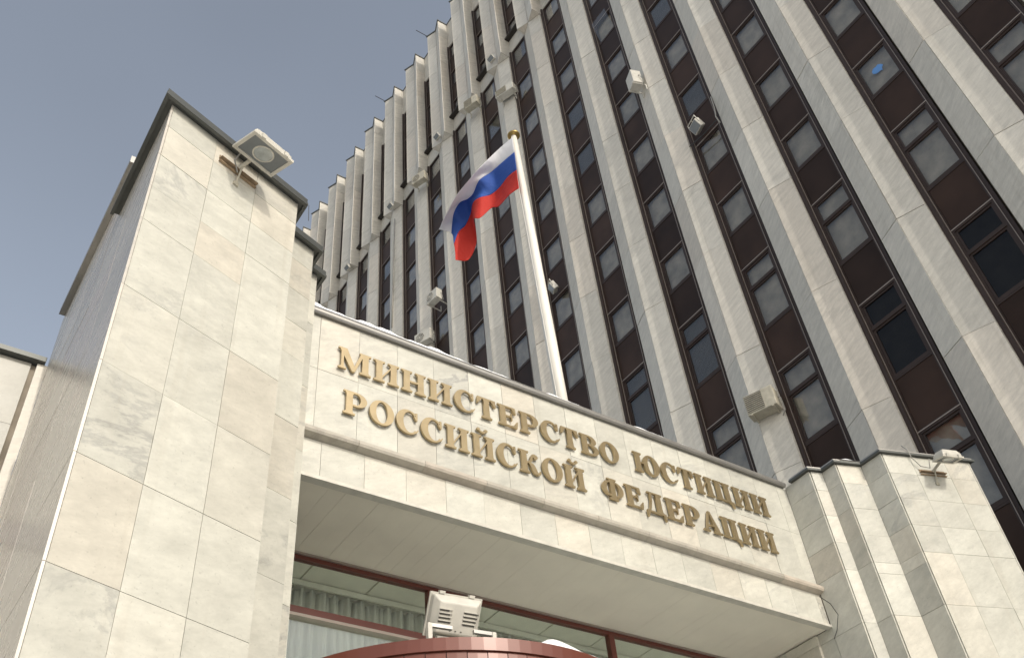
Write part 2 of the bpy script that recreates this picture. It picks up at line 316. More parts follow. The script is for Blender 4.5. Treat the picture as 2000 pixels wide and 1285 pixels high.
for i in range(6):
    zz = [z for z in ROWSR if not (z == 6.60 and i not in (3, 4))]
    wall_face(ry, RP[i], RP[i + 1], zz, [0.54, 1.17] if i == 5 else [], TH, 'marble', inset=0.036 if i % 2 else 0)
wall_face(ry, (RP[6][0], RP[6][1]), (RP[6][0], 9.9), ROWS, [0.85, 1.7, 2.55], TH, 'marble')
cp = [(11.638, 7.86)] + RP[1:] + [(13.917, 9.9)]
strip_prism(offset_path(cp, 0.055), offset_path(cp, -0.25), 8.535 + H, 8.57 + H).build('coping', M['cap'], ry)
strip_prism(offset_path(cp, 0.035), offset_path(cp, -0.2), 8.574 + H, 8.605 + H).build('coping_lip', M['zinc'], ry)
# right jamb below the soffit
wall_face(ry, (11.638, 8.30), (11.638, 8.002), [z for z in ROWS if z < 5.9] + [5.94, 6.10], [], TH, 'marble')
wall_face(ry, (11.59, 9.5), (11.59, 8.28), [z for z in ROWS if z < 5.9] + [5.94, 6.085], [0.6], 0.07, 'marble')

# ------------------------------------------------------------------ portal: lettered beam
bw = thing('lettered_beam', (7.3, 8.6, 6.1 + H), 'cream marble beam carrying gold lettering between two stepped pylons', 'wall')
XL, XR = LP[-1][0] + 0.002, 11.636
MB().box(XL, XR, D + TH + 0.003, 9.5, 6.12 + H, 8.50 + H).build('core', M['mortar'], bw)
cols = [0.33 + 0.535 * i for i in range(16)]
wall_face(bw, (XL, D), (XR, D), [6.725, 7.645, 8.50], cols, TH, 'marble')
wall_face(bw, (XL, D + 0.012), (XR, D + 0.012), [6.155, 6.615], [c + 0.12 for c in cols], TH, 'marble')
x = XL
while x < XR - 0.1:                                       # projecting moulding in lengths
    x2 = min(x + 0.86, XR) if XR - x > 1.2 else XR
    mb = MB(); prof = [(0.02, 6.618), (-0.085, 6.640), (-0.10, 6.668), (-0.095, 6.712), (0.02, 6.722)]
    a, b_ = x + 0.002, x2 - 0.002
    mb.add([(a, D + p, q + H) for p, q in prof] + [(b_, D + p, q + H) for p, q in prof],
           [(0, 1, 2, 3, 4), (9, 8, 7, 6, 5)] + [(i, (i + 1) % 5, 5 + (i + 1) % 5, 5 + i) for i in range(5)])
    mb.build('moulding', M['mould'], bw); x = x2
MB().box(XL, XR, D - 0.02, D + 0.09, 6.092 + H, 6.135 + H).build('drip_edge', M['white'], bw)
x = XL; k = 0
while x < XR - 0.02:                                      # soffit boards run front to back
    x2 = min(x + 0.205, XR)
    MB().box(x + 0.0009, x2 - 0.0009, D + 0.092, 9.44, 6.105 + H + random.uniform(0, .002), 6.118 + H).build('soffit_board', M['soffit'], bw); x = x2
MB().box(XL, XR, D + 0.092, 9.44, 6.1195 + H, 6.124 + H).build('soffit_backing', M['mortar'], bw)
# metal capping with rounded front
mb = MB(); prof = [(0.30, 8.60), (-0.02, 8.60)] + [(-0.02 - 0.055 * math.sin(a), 8.545 + 0.055 * math.cos(a)) for a in [R(30 * i) for i in range(1, 6)]] + [(-0.02, 8.505), (0.30, 8.505)]
n = len(prof)
mb.add([(XL + 0.09, D + p, q + H) for p, q in prof] + [(XR - 0.05, D + p, q + H) for p, q in prof], [tuple(range(n))[::-1], tuple(range(n, 2 * n))] + [(i, (i + 1) % n, n + (i + 1) % n, n + i) for i in range(n)])
mb.build('coping', M['zinc'], bw)
MB().box(XL, XR, D + 0.25, 10.3, 8.40 + H, 8.52 + H).build('roof_deck', M['zinc'], bw)

# ------------------------------------------------------------------ letters
ST, HA, SE, SH = 0.20, 0.073, 0.084, 0.072               # stem, hairline, serif overhang, serif height (cap height = 1)
def rect(a, b, c, d): return [(a, b), (c, b), (c, d), (a, d)]
def stem(x, s=ST, y0=0.0, y1=1.0, l=SE, r=SE):
    P = [rect(x, y0, x + s, y1)]
    for y, sg in ((y0, 1), (y1, -1)):
        P.append(rect(x - l, min(y, y + sg * SH), x + s + r, max(y, y + sg * SH)))
        P.append([(x - l * .45, y + sg * SH * .9), (x + s + r * .45, y + sg * SH * .9), (x + s, y + sg * SH * 1.9), (x, y + sg * SH * 1.9)])
    return P
def arc(cx, cy, ro, rio, a0, a1, n=28):
    """band between outer ellipse ro=(x,y) and inner ellipse rio=(x,y,dx)"""
    P = []
    for i in range(n):
        q = []
        for a in (a0 + (a1 - a0) * i / n, a0 + (a1 - a0) * (i + 1) / n):
            a = R(a); q.append(((cx + ro[0] * math.cos(a), cy + ro[1] * math.sin(a)), (cx + rio[2] + rio[0] * math.cos(a), cy + rio[1] * math.sin(a))))
        P.append([q[0][0], q[1][0], q[1][1], q[0][1]])
    return P
def disc(cx, cy, r, n=14): return [[(cx + r * math.cos(2 * math.pi * i / n), cy + r * math.sin(2 * math.pi * i / n)) for i in range(n)]]
def stroke(pts, ws):
    P = []
    for (a, wa), (b, wb) in zip(zip(pts[:-1], ws[:-1]), zip(pts[1:], ws[1:])):
        dx, dy = b[0] - a[0], b[1] - a[1]; l = math.hypot(dx, dy); nx, ny = -dy / l, dx / l
        P.append([(a[0] + nx * wa / 2, a[1] + ny * wa / 2), (a[0] - nx * wa / 2, a[1] - ny * wa / 2), (b[0] - nx * wb / 2, b[1] - ny * wb / 2), (b[0] + nx * wb / 2, b[1] + ny * wb / 2)])
        P += disc(b[0], b[1], wb / 2, 10)
    return P
def g_I():
    return stem(0.085) + stem(0.555) + [[(0.27, 0.16), (0.27, 0.27), (0.575, 0.84), (0.575, 0.73)]], 0.845
def g_breve(dx=0.42):
    return arc(dx, 1.27, (0.14, 0.155), (0.10, 0.07, 0), 195, 345, 12) + disc(dx - 0.135, 1.27, 0.065) + disc(dx + 0.135, 1.27, 0.065)
def g_O(cx=0.39, rx=0.39): return arc(cx, 0.5, (rx, 0.53), (rx - 0.205, 0.455, 0), 0, 360, 44)
def g_C():
    return arc(0.39, 0.5, (0.39, 0.53), (0.215, 0.455, 0.055), 48, 318, 36) + [rect(0.635, 0.66, 0.70, 0.985), [(0.56, 0.90), (0.64, 0.80), (0.70, 0.66), (0.66, 0.64), (0.60, 0.76)]] + [[(0.62, 0.10), (0.70, 0.26), (0.735, 0.245), (0.68, 0.12)]], 0.745
def bowl(x, y0, y1, rx): return arc(x, (y0 + y1) / 2, (rx, (y1 - y0) / 2), (rx - 0.20, (y1 - y0) / 2 - HA, 0), -90, 90, 20)
def g_P(): return stem(0.085) + [rect(0.28, 0.925, 0.40, 1.0), rect(0.28, 0.38, 0.40, 0.455)] + bowl(0.40, 0.38, 1.0, 0.33), 0.745
def g_E():
    return stem(0.085, r=0.02) + [rect(0.2, 1 - HA, 0.66, 1), rect(0.2, 0, 0.69, HA), rect(0.25, 0.47, 0.50, 0.545), [(0.60, 1), (0.66, 1), (0.68, 0.70), (0.635, 0.70), (0.52, 0.93)], [(0.62, 0), (0.69, 0), (0.73, 0.33), (0.685, 0.33), (0.54, 0.07)], [(0.46, 0.50), (0.52, 0.66), (0.525, 0.35)], rect(0.485, 0.34, 0.53, 0.68)], 0.745
G = {
 'М': lambda: (stem(0.09, 0.085, y0=0) + stem(0.76) + [[(0.02, 1), (0.27, 1), (0.56, 0.10), (0.52, -0.02), (0.44, -0.02)], [(0.44, -0.02), (0.53, -0.02), (0.80, 0.9), (0.76, 1.0), (0.72, 0.99)]], 1.06),
 'И': g_I, 'Й': lambda: (g_I()[0] + g_breve(), 0.845),
 'Н': lambda: (stem(0.085) + stem(0.555) + [rect(0.25, 0.46, 0.6, 0.54)], 0.845),
 'С': g_C, 'О': lambda: (g_O(), 0.78), 'Р': g_P, 'Е': g_E,
 'Т': lambda: (stem(0.255) + [rect(0.03, 1 - HA, 0.685, 1), [(0.03, 1), (0.11, 1), (0.20, 0.93), (0.06, 0.67), (0.01, 0.67)], [(0.685, 1), (0.605, 1), (0.515, 0.93), (0.655, 0.67), (0.705, 0.67)]], 0.715),
 'В': lambda: (stem(0.085) + [rect(0.28, 0.925, 0.38, 1.0), rect(0.28, 0.48, 0.40, 0.55), rect(0.28, 0, 0.40, 0.075)] + bowl(0.37, 0.48, 1.0, 0.30) + bowl(0.39, 0.0, 0.555, 0.35), 0.755),
 'Ю': lambda: (stem(0.085) + [rect(0.25, 0.46, 0.47, 0.54)] + g_O(0.76, 0.36), 1.13),
 'Ц': lambda: (stem(0.085, r=SE) + stem(0.50, r=SE) + [rect(0.25, 0, 0.80, HA), [(0.70, HA), (0.83, HA), (0.835, -0.24), (0.79, -0.24), (0.72, -0.06), (0.62, 0)]], 0.855),
 'К': lambda: (stem(0.085) + stroke([(0.26, 0.47), (0.40, 0.52), (0.46, 0.62), (0.475, 0.75), (0.53, 0.87), (0.60, 0.90)], [0.07, 0.08, 0.085, 0.085, 0.085, 0.08]) + disc(0.625, 0.82, 0.095) + stroke([(0.36, 0.49), (0.47, 0.40), (0.53, 0.24), (0.58, 0.10), (0.66, 0.05), (0.75, 0.10), (0.77, 0.2)], [0.08, 0.17, 0.19, 0.17, 0.10, 0.07, 0.05]), 0.80),
 'Ф': lambda: (stem(0.37) + arc(0.36, 0.5, (0.33, 0.37), (0.14, 0.295, 0), 90, 270, 20) + arc(0.585, 0.5, (0.33, 0.37), (0.14, 0.295, 0), -90, 90, 20) + [rect(0.355, 0.795, 0.59, 0.87), rect(0.355, 0.13, 0.59, 0.205)], 0.945),
 'Д': lambda: (stem(0.53, y0=0.03, l=0.02, r=SE) + [rect(0.17, 1 - SH, 0.6, 1), [(0.26, 0.95), (0.34, 0.95), (0.335, 0.6), (0.26, 0.25), (0.19, 0.04), (0.10, 0.04), (0.19, 0.25), (0.255, 0.6)], rect(0.04, 0, 0.86, 0.085), [(0.04, 0.085), (0.17, 0.085), (0.15, -0.02), (0.09, -0.24), (0.045, -0.24)], [(0.73, 0.085), (0.86, 0.085), (0.865, -0.24), (0.82, -0.24), (0.75, -0.02)]], 0.885),
 'А': lambda: ([[(0.36, 1.03), (0.45, 1.03), (0.80, 0.03), (0.575, 0.03)], [(0.36, 1.03), (0.42, 1.0), (0.19, 0.03), (0.10, 0.03)], rect(0.2, 0.28, 0.58, 0.355), rect(0.0, 0, 0.30, SH), rect(0.48, 0, 0.88, SH), [(0.08, SH * .9), (0.22, SH * .9), (0.185, SH * 2), (0.12, SH * 2)]], 0.88),
}
GM = {}
def letter_mesh(ch, h, th):
    if (ch, h) in GM: return GM[(ch, h)]
    polys, wd = G[ch]()
    vs, fs = [], []
    for p in polys:
        a = sum(p[i][0] * p[(i + 1) % len(p)][1] - p[(i + 1) % len(p)][0] * p[i][1] for i in range(len(p)))
        if abs(a) < 1e-7: continue
        if a < 0: p = p[::-1]
        n = len(vs); vs += [Vector(q) for q in p]; fs.append(list(range(n, n + len(p))))
    ov, oe, of, _, _, orig = delaunay_2d_cdt(vs, [], fs, 0, 1e-5)
    keep = [f for f, o in zip(of, orig) if o]
    ed = {}
    for f in keep:
        for i in range(3):
            a, b = f[i], f[(i + 1) % 3]; ed[(a, b)] = 1
    mb = MB(); n = len(ov)
    mb.add([(v.x * h, 0, v.y * h) for v in ov] + [(v.x * h, th, v.y * h) for v in ov],
           [tuple(f) for f in keep] + [tuple(n + i for i in f[::-1]) for f in keep] + [(a, b, n + b, n + a) for a, b in ed if (b, a) not in ed])
    me = mb.mesh('letter', M['gold']); GM[(ch, h)] = (me, wd); return GM[(ch, h)]
def word(text, x0, x1, z, h, label):
    t = thing('gold_lettering', ((x0 + x1) / 2, D, z + H), label, 'lettering', 'gold words on the beam')
    ws = [letter_mesh(c, h, 0.03)[1] * h for c in text]
    k = (x1 - x0) / (sum(ws) + 0.07 * h * (len(text) - 1)); x = x0
    for c, wd in zip(text, ws):
        o = bpy.data.objects.new('letter', letter_mesh(c, h, 0.03)[0])
        put(o, Matrix.Translation((x, D - 0.05, z + H)) @ Matrix.Diagonal((k, 1, 1, 1)), t); x += (wd + 0.07 * h) * k
word('МИНИСТЕРСТВО', 3.612, 7.975, 7.745, 0.335, 'long gold word on the left of the upper line')
word('ЮСТИЦИИ', 8.262, 10.985, 7.765, 0.335, 'short gold word on the right of the upper line')
word('РОССИЙСКОЙ', 3.706, 7.274, 7.085, 0.345, 'gold word on the left of the lower line above the moulding')
word('ФЕДЕРАЦИИ', 7.544, 10.90, 7.10, 0.34, 'gold word on the right of the lower line above the moulding')

# ------------------------------------------------------------------ entrance glazing
gz = thing('glazed_front', (7.3, 9.45, 0), 'red framed lobby glazing under the soffit of the portal', 'window wall')
GY = 9.45
mull = [3.06, 5.73, 8.64, 11.55]
MB().box(XL, 11.56, GY, GY + 0.08, 6.03 + H, 6.10 + H).build('top_rail', M['red'], gz)
MB().box(XL, 11.56, GY - 0.03, GY, 6.08 + H, 6.103 + H).build('rail_flashing', M['trim'], gz)
MB().box(XL, 11.56, GY - 0.02, GY + 0.08, 5.33 + H, 5.42 + H).build('transom', M['red'], gz)
MB().box(XL, 11.56, GY - 0.035, GY + 0.09, 5.295 + H, 5.329 + H).build('transom_sill', M['trim'], gz)
for i, x in enumerate(mull):
    MB().box(x - 0.045, x + 0.045, GY - 0.012, GY + 0.082, 0, 6.029 + H).build('mullion', M['red'], gz)
    if i < 3:
        for z0, z1 in ((5.42, 6.03), (2.6, 5.294), (-1.6, 2.6)):
            MB().box(x + 0.045, mull[i + 1] - 0.045, GY + 0.03, GY + 0.042, z0 + H, z1 + H).build('pane', M['glassl'], gz)
lob = MB().box(XL - 1, 12.4, GY + 0.09, 16.0, 6.14 + H, 6.3 + H).build('lobby_ceiling', M['ceiling'], loc=(7, 12, 6.2 + H)); tag(lob, kind='structure')
y = GY + 0.1
for j in range(4):
    for i in range(11):
        MB().box(2.4 + i * 0.9 + 0.012, 2.4 + (i + 1) * 0.9 - 0.012, GY + 0.12 + j * 0.62, GY + 0.12 + (j + 1) * 0.62 - 0.024, 6.112 + H, 6.139 + H).build('ceiling_tile', M['ceiling'], lob)
tag(MB().box(2.2, 12.4, 14.5, 14.7, 0, 6.14 + H).build('lobby_wall', M['blindd'], loc=(7, 14.6, 0)), kind='structure')
cu = MB(); pts = []
nx = 520
for i in range(nx + 1):
    x = 2.9 + 8.8 * i / nx; y = 10.10 + 0.045 * math.sin(i * 0.62 + 1.3 * math.sin(i * 0.07)) + 0.02 * math.sin(i * 1.7)
    pts.append((x, y))
for k, z in enumerate((3.0, 6.02)): cu.v += [Vector((p[0], p[1], z + H)) for p in pts]
cu.f = [(i, i + 1, nx + 2 + i, nx + 1 + i) for i in range(nx)]
cuo = cu.build('curtain', M['curtain'], loc=(7.3, 10.1, 3 + H), smooth=True)
so_ = cuo.modifiers.new('thickness', 'SOLIDIFY'); so_.thickness = 0.006
tag(MB().box(2.6, 12.2, 10.0, 10.03, 6.03 + H, 6.10 + H).build('curtain_rail', M['ceiling']), 'white curtain rail along the lobby ceiling behind the glass', 'curtain rail')
tag(cuo, 'pale pleated curtain hanging behind the lobby glass', 'curtain')

# ------------------------------------------------------------------ red drum of the revolving door
dr = thing('entrance_drum', (4.9, 8.0, 0), 'round red metal clad entrance drum below the lettered beam', 'canopy')
DX, DY, DR, DZ = 4.9, 8.0, 2.0, 3.6
n = 54; a0, a1 = R(-222), R(42)
for i in range(n):
    aa, ab = a0 + (a1 - a0) * (i + .02) / n, a0 + (a1 - a0) * (i + .98) / n
    rr = DR - 0.012 + random.uniform(-.002, .002)
    P = [(DX + rr * math.cos(a), DY + rr * math.sin(a)) for a in (aa, (aa + ab) / 2, ab)] + [(DX + (rr - .03) * math.cos(a), DY + (rr - .03) * math.sin(a)) for a in (ab, (aa + ab) / 2, aa)]
    MB().prism(P, 1.2 + H, DZ - 0.115 + H).build('cladding_panel', M['drum'], dr)
po = [(DX + (DR + .012) * math.cos(a0 + (a1 - a0) * i / 90), DY + (DR + .012) * math.sin(a0 + (a1 - a0) * i / 90)) for i in range(91)]
pi_ = [(DX + (DR - .12) * math.cos(a0 + (a1 - a0) * i / 90), DY + (DR - .12) * math.sin(a0 + (a1 - a0) * i / 90)) for i in range(91)]
strip_prism(po, pi_, DZ - 0.11 + H, DZ + H).build('rim', M['drum'], dr)
MB().prism([(DX + (DR - .10) * math.cos(a0 + (a1 - a0) * i / 60), DY + (DR - .10) * math.sin(a0 + (a1 - a0) * i / 60)) for i in range(61)], DZ - 0.08 + H, DZ - 0.03 + H).build('roof', M['zinc'], dr)
MB().prism([(DX + (DR - .06) * math.cos(a0 + (a1 - a0) * i / 60), DY + (DR - .06) * math.sin(a0 + (a1 - a0) * i / 60)) for i in range(61)], 1.1 + H, 1.19 + H).build('lining', M['shadowgap'], dr)

# ------------------------------------------------------------------ side wing at the left
wg = thing('side_wing', (-6, 11, 0), 'low cream stone wing behind the left pylon at the picture edge', 'building')
WY = 10.40
MB().box(-25, 0.774, WY + TH + 0.004, 18, 0, 8.42 + H).build('core', M['mortar'], wg)
for z0, z1 in ((-1.6, 0.3), (0.3, 2.2), (2.2, 4.1), (4.1, 5.93), (6.24, 7.46), (7.46, 8.42)):
    x = 0.60
    while x > -6.5:
        place_slab('slab', wg, (x - 1.1, WY + TH), (1, 0), (0, -1), 1.1, z0 + H, z1 + H, TH, 'wing'); x -= 1.1
MB().box(-25, 0.72, WY - 0.015, WY + 0.028, 5.945 + H, 6.225 + H).build('wall_band', plain('groove_shade', (0.17, 0.16, 0.155), 0.4), wg)  # stands for a shaded groove in the wall; its shade is put into the colour
MB().box(0.66, 0.773, WY - 0.035, WY + 0.03, 0, 8.42 + H).build('corner_pilaster', M['marble_tow'], wg)
MB().box(-25, 0.74, WY - 0.10, WY + 0.4, 8.43 + H, 8.50 + H).build('coping', M['cap'], wg)

# ------------------------------------------------------------------ office tower
P_ = 2.53; Y0 = 5.07                                      # bay pitch; left window line of bay 0
GX = 16.0
tw = thing('office_tower', (20, 20, 0), 'tall office tower with marble fins and dark brown window strips', 'office building')
MB().box(16.10, 34, -8, 47, 0, 50.6 + H).build('core', M['mortar'], tw)
def proj(p):
    v = Vector(p) - Vector((0, 0, H)); d = v.dot(FW)
    if d < 0.1: return None
    return 1000 + 1873.4 * v.dot(RT) / d, 642.5 - 1873.4 * v.dot(UP) / d, d
def seen(p, m=260):
    q = proj(p)
    if q is None: return False
    x, y, _ = q
    if not (-m < x < 2000 + m and -m < y < 1285 + m): return False
    if 600 < x < 1535 and y > 600 + (x - 612) * 0.376 + m * .6: return False
    if x < 600 and y > 640 + m * .4: return False
    return True
RL = [-1.6, 1.25, 4.8, 8.35, 11.9, 15.42, 19.2, 21.97, 24.74, 27.51, 30.28, 33.05, 35.82, 38.59, 39.85]
RU = [39.85, 41.0, 43.7, 46.45, 49.14, 50.70]
SL = []                                                   # all slabs: (area in the picture, fin, args)
BAYS = range(-2, 17)
fins = {}
for b in range(-3, 17):
    yb = Y0 + P_ * b
    E1, RG, E2 = (15.80, yb + 0.10), (15.587, yb + 0.705), (15.80, yb + 1.31)
    A, B, C = (15.35, yb + 0.07), (15.587, yb + 0.70), (15.35, yb + 1.26)
    fin = bpy.data.objects.new('fin', None); put(fin, Matrix.Translation((15.9, yb + 0.7, 0)), tw); fins[b] = fin
    mb = MB(); low = offset_path([(16.12, E2[1]), E2, RG, E1, (16.12, E1[1])], -TH - .003)
    mb.prism(low, 0, 39.86 + H); mb.build('core', M['mortar'], fin)
    mb = MB(); up = offset_path([(16.12, C[1]), C, B, A, (16.12, A[1])], -TH - .003)
    mb.prism(up, 39.88 + H, 50.68 + H); mb.build('core', M['mortar'], fin)
    # flat undersides where the prow turns into the groove
    MB().add([(A[0], A[1], 39.86 + H), (B[0], B[1], 39.86 + H), (E1[0], E1[1], 39.86 + H), (C[0], C[1], 39.86 + H), (E2[0], E2[1], 39.86 + H),
              (A[0], A[1], 39.90 + H), (B[0], B[1], 39.90 + H), (E1[0], E1[1], 39.90 + H), (C[0], C[1], 39.90 + H), (E2[0], E2[1], 39.90 + H)],
             [(0, 1, 2), (3, 4, 1), (7, 6, 5), (6, 9, 8), (0, 2, 7, 5), (2, 1, 6, 7), (1, 0, 5, 6), (3, 1, 6, 8), (1, 4, 9, 6), (4, 3, 8, 9)]).build('underside', M['marble_tow'], fin)
    cpath = [(16.2, C[1] + 1.27), (16.05, C[1] + 1.27), (16.05, C[1] + .02), C, B, A, (16.05, A[1])]
    strip_prism(offset_path(cpath[2:], 0.045), offset_path(cpath[2:], -0.10), 50.71 + H, 50.79 + H).build('coping', M['cap'], fin)
    faces = [(E2, RG, RL), (RG, E1, RL), (C, B, RU), (B, A, RU), (A, (15.98, A[1]), RU), ((15.98, C[1]), C, RU), ((15.98, E2[1]), E2, [-1.6, 39.85]), (E1, (15.98, E1[1]), [-1.6, 39.85])]
    for fi, (p0, p1, zs) in enumerate(faces):
        d = Vector((p1[0] - p0[0], p1[1] - p0[1])); L = d.length; d /= L; nn = (d.y, -d.x)
        for z0, z1 in zip(zs[:-1], zs[1:]):
            cen = (p0[0] + d.x * L / 2, p0[1] + d.y * L / 2, (z0 + z1) / 2 + H)
            q = proj(cen); area = 0
            if q and seen(cen, 120) and fi < 5: area = L * (z1 - z0) / q[2] ** 2
            SL.append((area, b, ((p0[0] - nn[0] * TH, p0[1] - nn[1] * TH), d, nn, L, z0 + H, z1 + H, TH, 'marble_tow')))
SL.sort(key=lambda s: -s[0])
for area, b, a in SL[:300]: place_slab('slab', fins[b], *a, gap=0.015, jig=0.005)
rest = MB()
for area, b, (p, u, nn, L, z0, z1, th, m) in SL[300:]:
    g = 0.008; uv = Vector((u[0], u[1], 0)); nv = Vector((nn[0], nn[1], 0)); zz = Vector((0, 0, 1)); o = Vector((p[0], p[1], 0))
    vs = [o + uv * (g if i in (0, 3, 4, 7) else L - g) + zz * (z0 + g if i % 4 in (0, 1) else z1 - g) + nv * (0 if i < 4 else th) for i in range(8)]
    rest.add(vs, [(4, 5, 6, 7), (0, 1, 5, 4), (1, 2, 6, 5), (2, 3, 7, 6), (3, 0, 4, 7)])
tag(rest.build('stone_slabs', M['marble_tow'], tw), kind='stuff')

# window strips
WINL = [(0.25, 0.25 + 2.17), (1.66 + 0.0, 3.83), (5.21, 7.38), (8.76, 10.93), (12.31, 14.48), (15.83, 18.02)]
WINL = WINL[1:]
WINU = [(19.39 + 2.775 * i, 20.78 + 2.775 * i) for i in range(8)]
WINO = [(41.45, 42.75), (44.15, 45.50), (46.90, 48.15)]
def frame_mesh(h, transom):
    mb = MB(); wd = 1.04; f = 0.062; d0, d1 = -0.05, 0.03
    mb.box(d0, d1, -wd, 0, 0, f); mb.box(d0, d1, -wd, 0, h - f, h); mb.box(d0, d1, -wd, -wd + f, f, h - f); mb.box(d0, d1, -f, 0, f, h - f)
    s = 0.05
    def sash(z0, z1):
        mb.box(-0.025, 0.02, -wd + f, -f, z0, z0 + s); mb.box(-0.025, 0.02, -wd + f, -f, z1 - s, z1); mb.box(-0.025, 0.02, -wd + f, -wd + f + s, z0 + s, z1 - s); mb.box(-0.025, 0.02, -f - s, -f, z0 + s, z1 - s)
    if transom:
        t = h - 0.79; mb.box(d0, d1, -wd + f, -f, t, t + 0.07); sash(f, t); sash(t + 0.07, h - f)
    else: sash(f, h - f)
    return mb.mesh('window', M['brownf'])
FM = {}
def pane_mesh(h, m):
    k = ('p', round(h, 3), m)
    if k not in FM: FM[k] = MB().box(0.0, 0.008, -0.93, -0.11, 0, h).mesh('pane', M[m])
    return FM[k]
def blind_mesh(h, m, slat):
    k = ('b', round(h, 3), m, slat)
    if k not in FM:
        mb = MB()
        if slat is True:
            for i in range(14):
                y = -0.99 + i * 0.07; mb.box(0.10, 0.104, -0.036, 0.036, 0, h, Matrix.Translation((0.1, y + 0.035, 0)) @ Matrix.Rotation(R(78), 4, 'Z') @ Matrix.Translation((-0.1, 0, 0)) @ Matrix.Rotation(R(-90), 4, 'Z') if False else Matrix.Translation((0, y + .035, 0)))
        else:
            n = 40; vs = []; cover = {'blind': 0.97, 'blindd': 0.97, 'part': 0.62}.get(slat or m, 0.97)  # part-width cover imitates the light and dark halves mirrored in panes
            for i in range(n + 1):
                y = -1.0 + i / n * cover; vs.append((0.11 + 0.004 * math.sin(i * 0.8), y))
            mb.v = [Vector((x, y, 0)) for x, y in vs] + [Vector((x, y, h)) for x, y in vs]; mb.f = [(i, i + 1, n + 2 + i, n + 1 + i) for i in range(n)]
        FM[k] = mb.mesh('blind', M[m], smooth=slat is not True)
    return FM[k]
PANEL = MB().box(-0.035, 0.02, -0.995, -0.045, 0.045, 1.335).mesh('spandrel_panel', M['brown'])
PEDGE = MB().box(-0.05, 0.02, -1.04, 0, 0, 0.04).box(-0.05, 0.02, -1.04, 0, 1.33, 1.37).box(-0.05, 0.02, -1.04, -1.0, 0.04, 1.33).box(-0.05, 0.02, -0.04, 0, 0.04, 1.33).mesh('panel_frame', M['brownf'])
PTRIM = MB().box(-0.062, -0.051, -1.04, 0, -0.012, 0.010).mesh('trim', M['trim'])
SPECIAL = {}                                              # (bay, z0) -> look
rnd = random.Random(3)
wcount = 0
for b in BAYS:
    yl = Y0 + P_ * b
    # jambs, backing and the two aluminium edges of the strip
    st_ = bpy.data.objects.new('window_strip', None); put(st_, Matrix.Translation((GX, yl, 0)), tw)
    for (zz0, zz1) in ((-1.6, 40.22), (41.38, 48.22)):
        z0, z1 = zz0 + H, zz1 + H
        MB().box(15.86, 16.09, yl + 0.002, yl + 0.096, z0, z1).box(15.945, 16.09, yl - 1.135, yl - 1.042, z0, z1).build('jamb', M['brownf'], st_)
        MB().box(15.925, 15.944, yl - 0.012, yl + 0.001, z0, z1).box(15.925, 15.944, yl - 1.053, yl - 1.041, z0, z1).build('trim', M['trim'], st_)
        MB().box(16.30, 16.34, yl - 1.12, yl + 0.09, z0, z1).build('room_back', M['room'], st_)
    MB().box(15.93, 16.09, yl - 1.22, yl + 0.10, 40.225 + H, 41.25 + H).build('wall_band', M['marble_tow'], st_)
    MB().box(15.70, 16.09, yl - 1.20, yl + 0.07, 41.26 + H, 41.375 + H).build('dark_reveal', M['shadowgap'], st_)  # near-black box for the dark reveal here; shade put into its colour
    MB().box(15.93, 16.09, yl - 1.22, yl + 0.07, 48.225 + H, 50.70 + H).build('wall_band', M['marble_tow'], st_)
    MB().box(15.90, 16.12, yl - 1.28, yl + 0.08, 50.71 + H, 50.785 + H).build('coping', M['cap'], st_)
    for kind, ws in (('L', WINL), ('U', WINU), ('O', WINO)):
        for (z0, z1) in ws:
            cen = (GX, yl - 0.5, (z0 + z1) / 2 + H)
            if not seen(cen): continue
            h = z1 - z0; key = ('f', round(h, 3), kind == 'L')
            if key not in FM: FM[key] = frame_mesh(h, kind == 'L')
            wo = bpy.data.objects.new('window', FM[key]); put(wo, Matrix.Translation((GX, yl, z0 + H)), tw); wcount += 1
            look = rnd.choice(['blind', 'blind', 'part', 'part', 'blindd', 'blindd', 'slat', 'half'])
            if b in (0, 1) and abs(z0 - 12.31) < .1: look = 'dark'
            if b == 2 and abs(z0 - 12.31) < .1: look = 'half'
            if b in (3,) and abs(z0 - 15.83) < .2: look = 'slat'
            g = 'glassd' if look == 'dark' else 'glass'
            spans = [(0.11, h - 0.11)] if kind != 'L' else [(0.11, h - 0.84), (h - 0.67, h - 0.11)]
            for s0, s1 in spans:
                po = bpy.data.objects.new('pane', pane_mesh(s1 - s0, g)); put(po, Matrix.Translation((GX, yl, z0 + s0 + H)), wo)
                if b == 3 and abs(z0 - 33.265) < .1:      # one sash stands tilted open
                    po.matrix_basis = po.matrix_basis @ Matrix.Rotation(R(-14), 4, 'Y')
            if look in ('blind', 'blindd', 'slat', 'half', 'part'):
                m_ = 'blindd' if look == 'blindd' else 'blind'; low = 0.06 if look != 'half' else h * rnd.choice([0.0, 0.35, 0.5])
                bo = bpy.data.objects.new('blind', blind_mesh(h - 0.05 - low, m_, {'slat': True, 'part': 'part'}.get(look, False))); put(bo, Matrix.Translation((GX, yl, z0 + low + H)), wo)
    for (z0, z1) in [(3.83, 5.21), (7.38, 8.76), (10.93, 12.31), (14.48, 15.83), (18.02, 19.39)] + [(20.78 + 2.775 * i, 22.165 + 2.775 * i) for i in range(7)] + [(42.75, 44.15), (45.5, 46.9)]:
        if not seen((GX, yl - 0.5, (z0 + z1) / 2 + H)): continue
        k = (z1 - z0) / 1.375
        pa = bpy.data.objects.new('spandrel_panel', PANEL); put(pa, Matrix.Translation((GX, yl, z0 + H)) @ Matrix.Diagonal((1, 1, k, 1)), tw)
        for nm, me in (('panel_frame', PEDGE), ('trim', PTRIM)):
            o = bpy.data.objects.new(nm, me); o.parent = pa; COL.objects.link(o)
